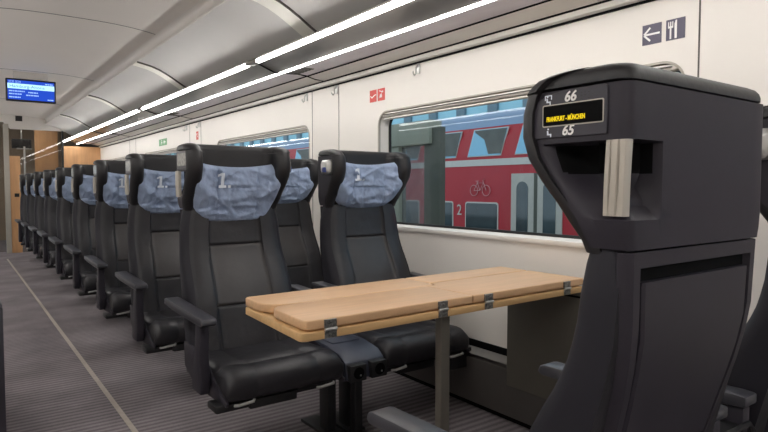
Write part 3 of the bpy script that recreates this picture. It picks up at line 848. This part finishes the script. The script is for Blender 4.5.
# ------------------------------------------------------------------ end of the carriage
struct(MB().prism([(-.8, 2.15), (.70, 2.235), (.80, 2.12), (2.3, 2.12), (2.3, 2.6), (-.8, 2.6)], 'Y', YB, YB+.08), 'wall_end', M['bead'], smooth=False)
w = MB().box(1.595, 2.2, YB, YB+.05, 0, 1.86); struct(w, 'wall_partition', M['panelwood'], smooth=False)
struct(MB().box(1.575, 1.597, YB-.03, YB+.06, 0, 2.12), 'trim_27', M['gasket'], smooth=False)
struct(MB().box(.70, .775, YB-.02, YB+.06, 0, 2.2), 'trim_28', M['frame'], smooth=False)
struct(MB().box(.775, .93, YB, YB+.04, 0, 1.66), 'wall_doorside', M['panelwood'], smooth=False)
pt = MB().box(.775, 1.575, YB+.01, YB+.02, 0, 2.13); struct(pt, 'window_6', M['doorglass'], smooth=False)
struct(MB().box(1.30, 1.70, 13.4, 13.45, 0, 2.4), 'wall_vestibule', M['panelwood'], smooth=False)
struct(MB().box(-.86, 2.33, 14.9, 15, 0, 2.6), 'wall_far', M['hallwall'], smooth=False)
dr = MB().box(.02, .69, YB+.02, YB+.035, .02, 2.15); struct(dr, 'door_1', M['doorglass'], smooth=False)
vl = empty('ceiling_lamp', (1.0, 12.9, 2.40))  # lamp added to brighten the vestibule behind the glass
MB().box(-.5, .5, -.06, .06, 0, .05).build('housing', M['frame'], vl, bevel=.004); MB().box(-.48, .48, -.05, .05, -.008, .002).build('diffuser', M['lamp'], vl, smooth=False)
tag(vl, 'white ceiling lamp in the vestibule behind the glass partition', 'light')
q = empty('grab_pole', (1.05, 12.5, 0))
MB().tube([(0, 0, 0), (0, 0, 1.86)], .016, 12).build('pole', M['white'], q)
MB().tube([(-.12, 0, 1.82), (.12, 0, 1.82)], .012, 8).build('crossbar', M['steel'], q)
tag(q, 'white upright pole behind the glass partition at the far end', 'pole')
q = MB().box(-.05, .05, -.008, .006, -.045, .045).build('door_sensor', M['black'], loc=(.93, YB, 2.30)); tag(q, 'small black square sensor above the glass door at the far end', 'sensor')
q = MB().box(-.035, .035, -.008, .006, -.03, .03).build('door_button', M['black'], loc=(.87, YB, .99)); tag(q, 'small black door button on the wooden panel at the far end', 'button')
q = empty('notice_board', (1.05, 13.0, 1.95))
MB().box(-.16, .16, 0, .03, -.10, .08).build('board', M['black'], q, bevel=.004); MB().box(-.01, .01, 0, .02, .08, .55).build('hanger', M['steel'], q)
tag(q, 'dark hanging board seen through the glass partition at the far end', 'board')

# ------------------------------------------------------------------ outside: platform, shelter, red double deck train, glazed hall
struct(MB().box(2.6, 60, -40, 120, -1.6, -1.4), 'ground', M['concrete'], smooth=False)
struct(MB().box(3.2, 8.8, -40, 120, -1.4, -.35), 'trim_29', M['concrete'], smooth=False)
tr = empty('double_deck_train', (12.5, 12.0, -1.4))
def TY(y): return y-12.0
def TZ(z): return z+1.4
def tpoly(pts, x0, x1, name, m, parent=tr, bev=0): return MB().loft([[(x0, TY(y), TZ(z)) for y, z in pts], [(x1, TY(y), TZ(z)) for y, z in pts]]).build(name, m, parent, bevel=bev, smooth=bev > 0)
body = MB().prism([(0, .5), (0, 3.9), (.10, 4.28), (2.9, 4.28), (3.0, 3.9), (3.0, .5)], 'Y', TY(-6), TY(46)).build('body', M['trainred'], tr, ang=20)
MB().prism([(.09, 4.27), (.35, 4.62), (.75, 4.80), (2.2, 4.80), (2.65, 4.62), (2.91, 4.27)], 'Y', TY(-6), TY(46)).build('roof', M['trainroof'], tr, ang=25)
tpoly([(-6, 1.745), (46, 1.745), (46, 1.935), (-6, 1.935)], -.012, .02, 'grey_band', M['trainband'])
tpoly([(-6, -.9), (46, -.9), (46, -.5), (-6, -.5)], -.008, .02, 'skirt', M['trainband'])
# upper windows: slanted ends
yy = 13.25
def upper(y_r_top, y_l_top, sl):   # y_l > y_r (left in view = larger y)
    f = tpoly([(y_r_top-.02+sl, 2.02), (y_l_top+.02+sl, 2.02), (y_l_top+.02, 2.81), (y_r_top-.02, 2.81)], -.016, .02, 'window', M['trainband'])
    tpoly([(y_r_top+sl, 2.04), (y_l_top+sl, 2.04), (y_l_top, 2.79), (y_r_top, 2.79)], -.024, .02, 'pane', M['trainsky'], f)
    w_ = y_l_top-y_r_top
    tpoly([(y_r_top+sl*.9, 2.08), (y_r_top+sl+w_*.35, 2.08), (y_r_top+sl*.3+w_*.62, 2.5), (y_l_top-.05, 2.72), (y_l_top-.02, 2.78), (y_r_top+.02, 2.78)], -.030, -.02, 'blind', M['trainblind'], f)  # grey-green part of the pane that the painted sky reflection leaves out
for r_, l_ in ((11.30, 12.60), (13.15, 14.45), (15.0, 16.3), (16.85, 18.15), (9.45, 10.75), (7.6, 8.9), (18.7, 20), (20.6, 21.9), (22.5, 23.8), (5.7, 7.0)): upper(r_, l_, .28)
for r_, l_ in ((11.68, 12.94), (13.55, 14.85), (15.2, 16.5), (16.85, 18.1), (7.3, 8.6), (18.6, 19.9)):
    f = tpoly([(y, z) for y, z in rrect(r_-.04, l_+.04, -.22, .69, .09)], -.016, .02, 'window', M['trainband'])
    tpoly([(y, z) for y, z in rrect(r_, l_, -.18, .65, .07)], -.024, .02, 'pane', M['trainglass'], f)
for r_, l_ in ((10.36, 11.15), (9.45, 10.24)):
    f = tpoly([(r_, -.9), (l_, -.9), (l_, 1.50), (r_, 1.50)], -.03, .02, 'door', M['traindoor'])
    cy = (r_+l_)/2
    arch = [(cy-.2, -.35), (cy+.2, -.35)]+[(cy+.2*math.cos(a*PI/10), 1.08+.2*math.sin(a*PI/10)) for a in range(11)]
    tpoly(arch, -.04, .02, 'door_window', M['trainglass'], f)
tpoly([(10.245, -.9), (10.355, -.9), (10.355, 1.5), (10.245, 1.5)], -.033, .02, 'door_edge', M['shelterdark'])
# bicycle pictogram and the figure 2
q = MB(); X = -.03
cyb, czb = 12.35, 1.12; k = .92
def bp(u, v): return (X, TY(cyb-u*k), TZ(czb+v*k))
for cu in (-.27, .27): q.tube([bp(cu+.17*math.cos(a*PI/9), -.1+.17*math.sin(a*PI/9)) for a in range(19)], .011, 5)
for pl_ in ([(-.27, -.1), (-.12, .14), (.14, .14), (0, -.1), (-.27, -.1)], [(0, -.1), (-.14, .2), (-.2, .2)], [(-.14, .2), (-.06, .2)], [(.27, -.1), (.12, .22), (.2, .25)]): q.tube([bp(u, v) for u, v in pl_], .011, 5)
q.build('bicycle_mark', M['markpink'], tr)
text_mesh('2', .46, lambda u, v, w: (-.03+w, TY(13.22-u), TZ(.42+v)), 'class_number', M['trainband'], tr, depth=.004)
tag(tr, 'red double-deck train with grey stripe standing outside the windows', 'train')

# glazed shelter on the platform
def at6(y): return y
sx = 6.0
sh_ = empty('platform_shelter', (sx, 8.2, -.35))
SH = lambda y: y-8.2
def sb(x0, x1, y0, y1, z0, z1, nm, m): return MB().box(x0, x1, SH(y0), SH(y1), z0+.35, z1+.35).build(nm, m, sh_, bevel=.01)
sb(0, .12, 6.80, 7.17, -.35, 2.05, 'post', M['shelterdark'])
sb(-.02, .14, 7.80, 8.40, -.35, 1.95, 'post', M['shelter'])
sb(-.06, .20, 6.98, 8.45, 1.80, 2.17, 'header', M['shelter'])
MB().box(.05, .07, SH(7.17), SH(7.80), .2, 2.16).build('pane', M['sglass'] if 'sglass' in M else M['smokepane'] if 'smokepane' in M else M['glass'], sh_, smooth=False)
tag(sh_, 'grey-green glazed platform shelter seen at the left of the large window', 'shelter')

# glazed station hall beyond the train
fb = empty('station_hall', (24, 40, -1.4))
MB().box(0, 1, -60, 90, 0, 5.6).build('lower_wall', M['mullion'], fb, smooth=False)
MB().box(.1, 1, -60, 90, 5.6, 16).build('glazing', M['facade'], fb, smooth=False)
q = MB()
for k in range(60): q.box(-.05, .12, -60+k*2.5, -60+k*2.5+.7, 5.6, 16)
q.build('mullions', M['mullion'], fb, smooth=False)
q = MB()
for z in (8.6, 11.4, 14.2): q.box(-.08, .12, -60, 90, z, z+.5)
q.build('floor_slabs', M['facadewhite'], fb, smooth=False)
tag(fb, 'glazed station building beyond the red train', 'building')

# ------------------------------------------------------------------ world, camera, view
w = bpy.data.worlds.new('daylight'); SC.world = w; w.use_nodes = True
bg = w.node_tree.nodes['Background']; bg.inputs[0].default_value = (.72, .87, 1, 1); bg.inputs[1].default_value = 1.2

cam = bpy.data.cameras.new('camera'); co = bpy.data.objects.new('camera', cam); COL.objects.link(co)
cam.sensor_width = 36; cam.lens = 590/768*36; cam.clip_start = .02; cam.clip_end = 300
yaw = math.atan(430/math.hypot(590, 29)); pit = math.atan(29/590)
co.location = (0, 0, 1.13); co.rotation_euler = (PI/2-pit, 0, -yaw)
SC.camera = co
vs = SC.view_settings; vs.view_transform = 'Standard'; vs.look = 'None'; vs.gamma = 1; vs.use_curve_mapping = False; vs.exposure = 0
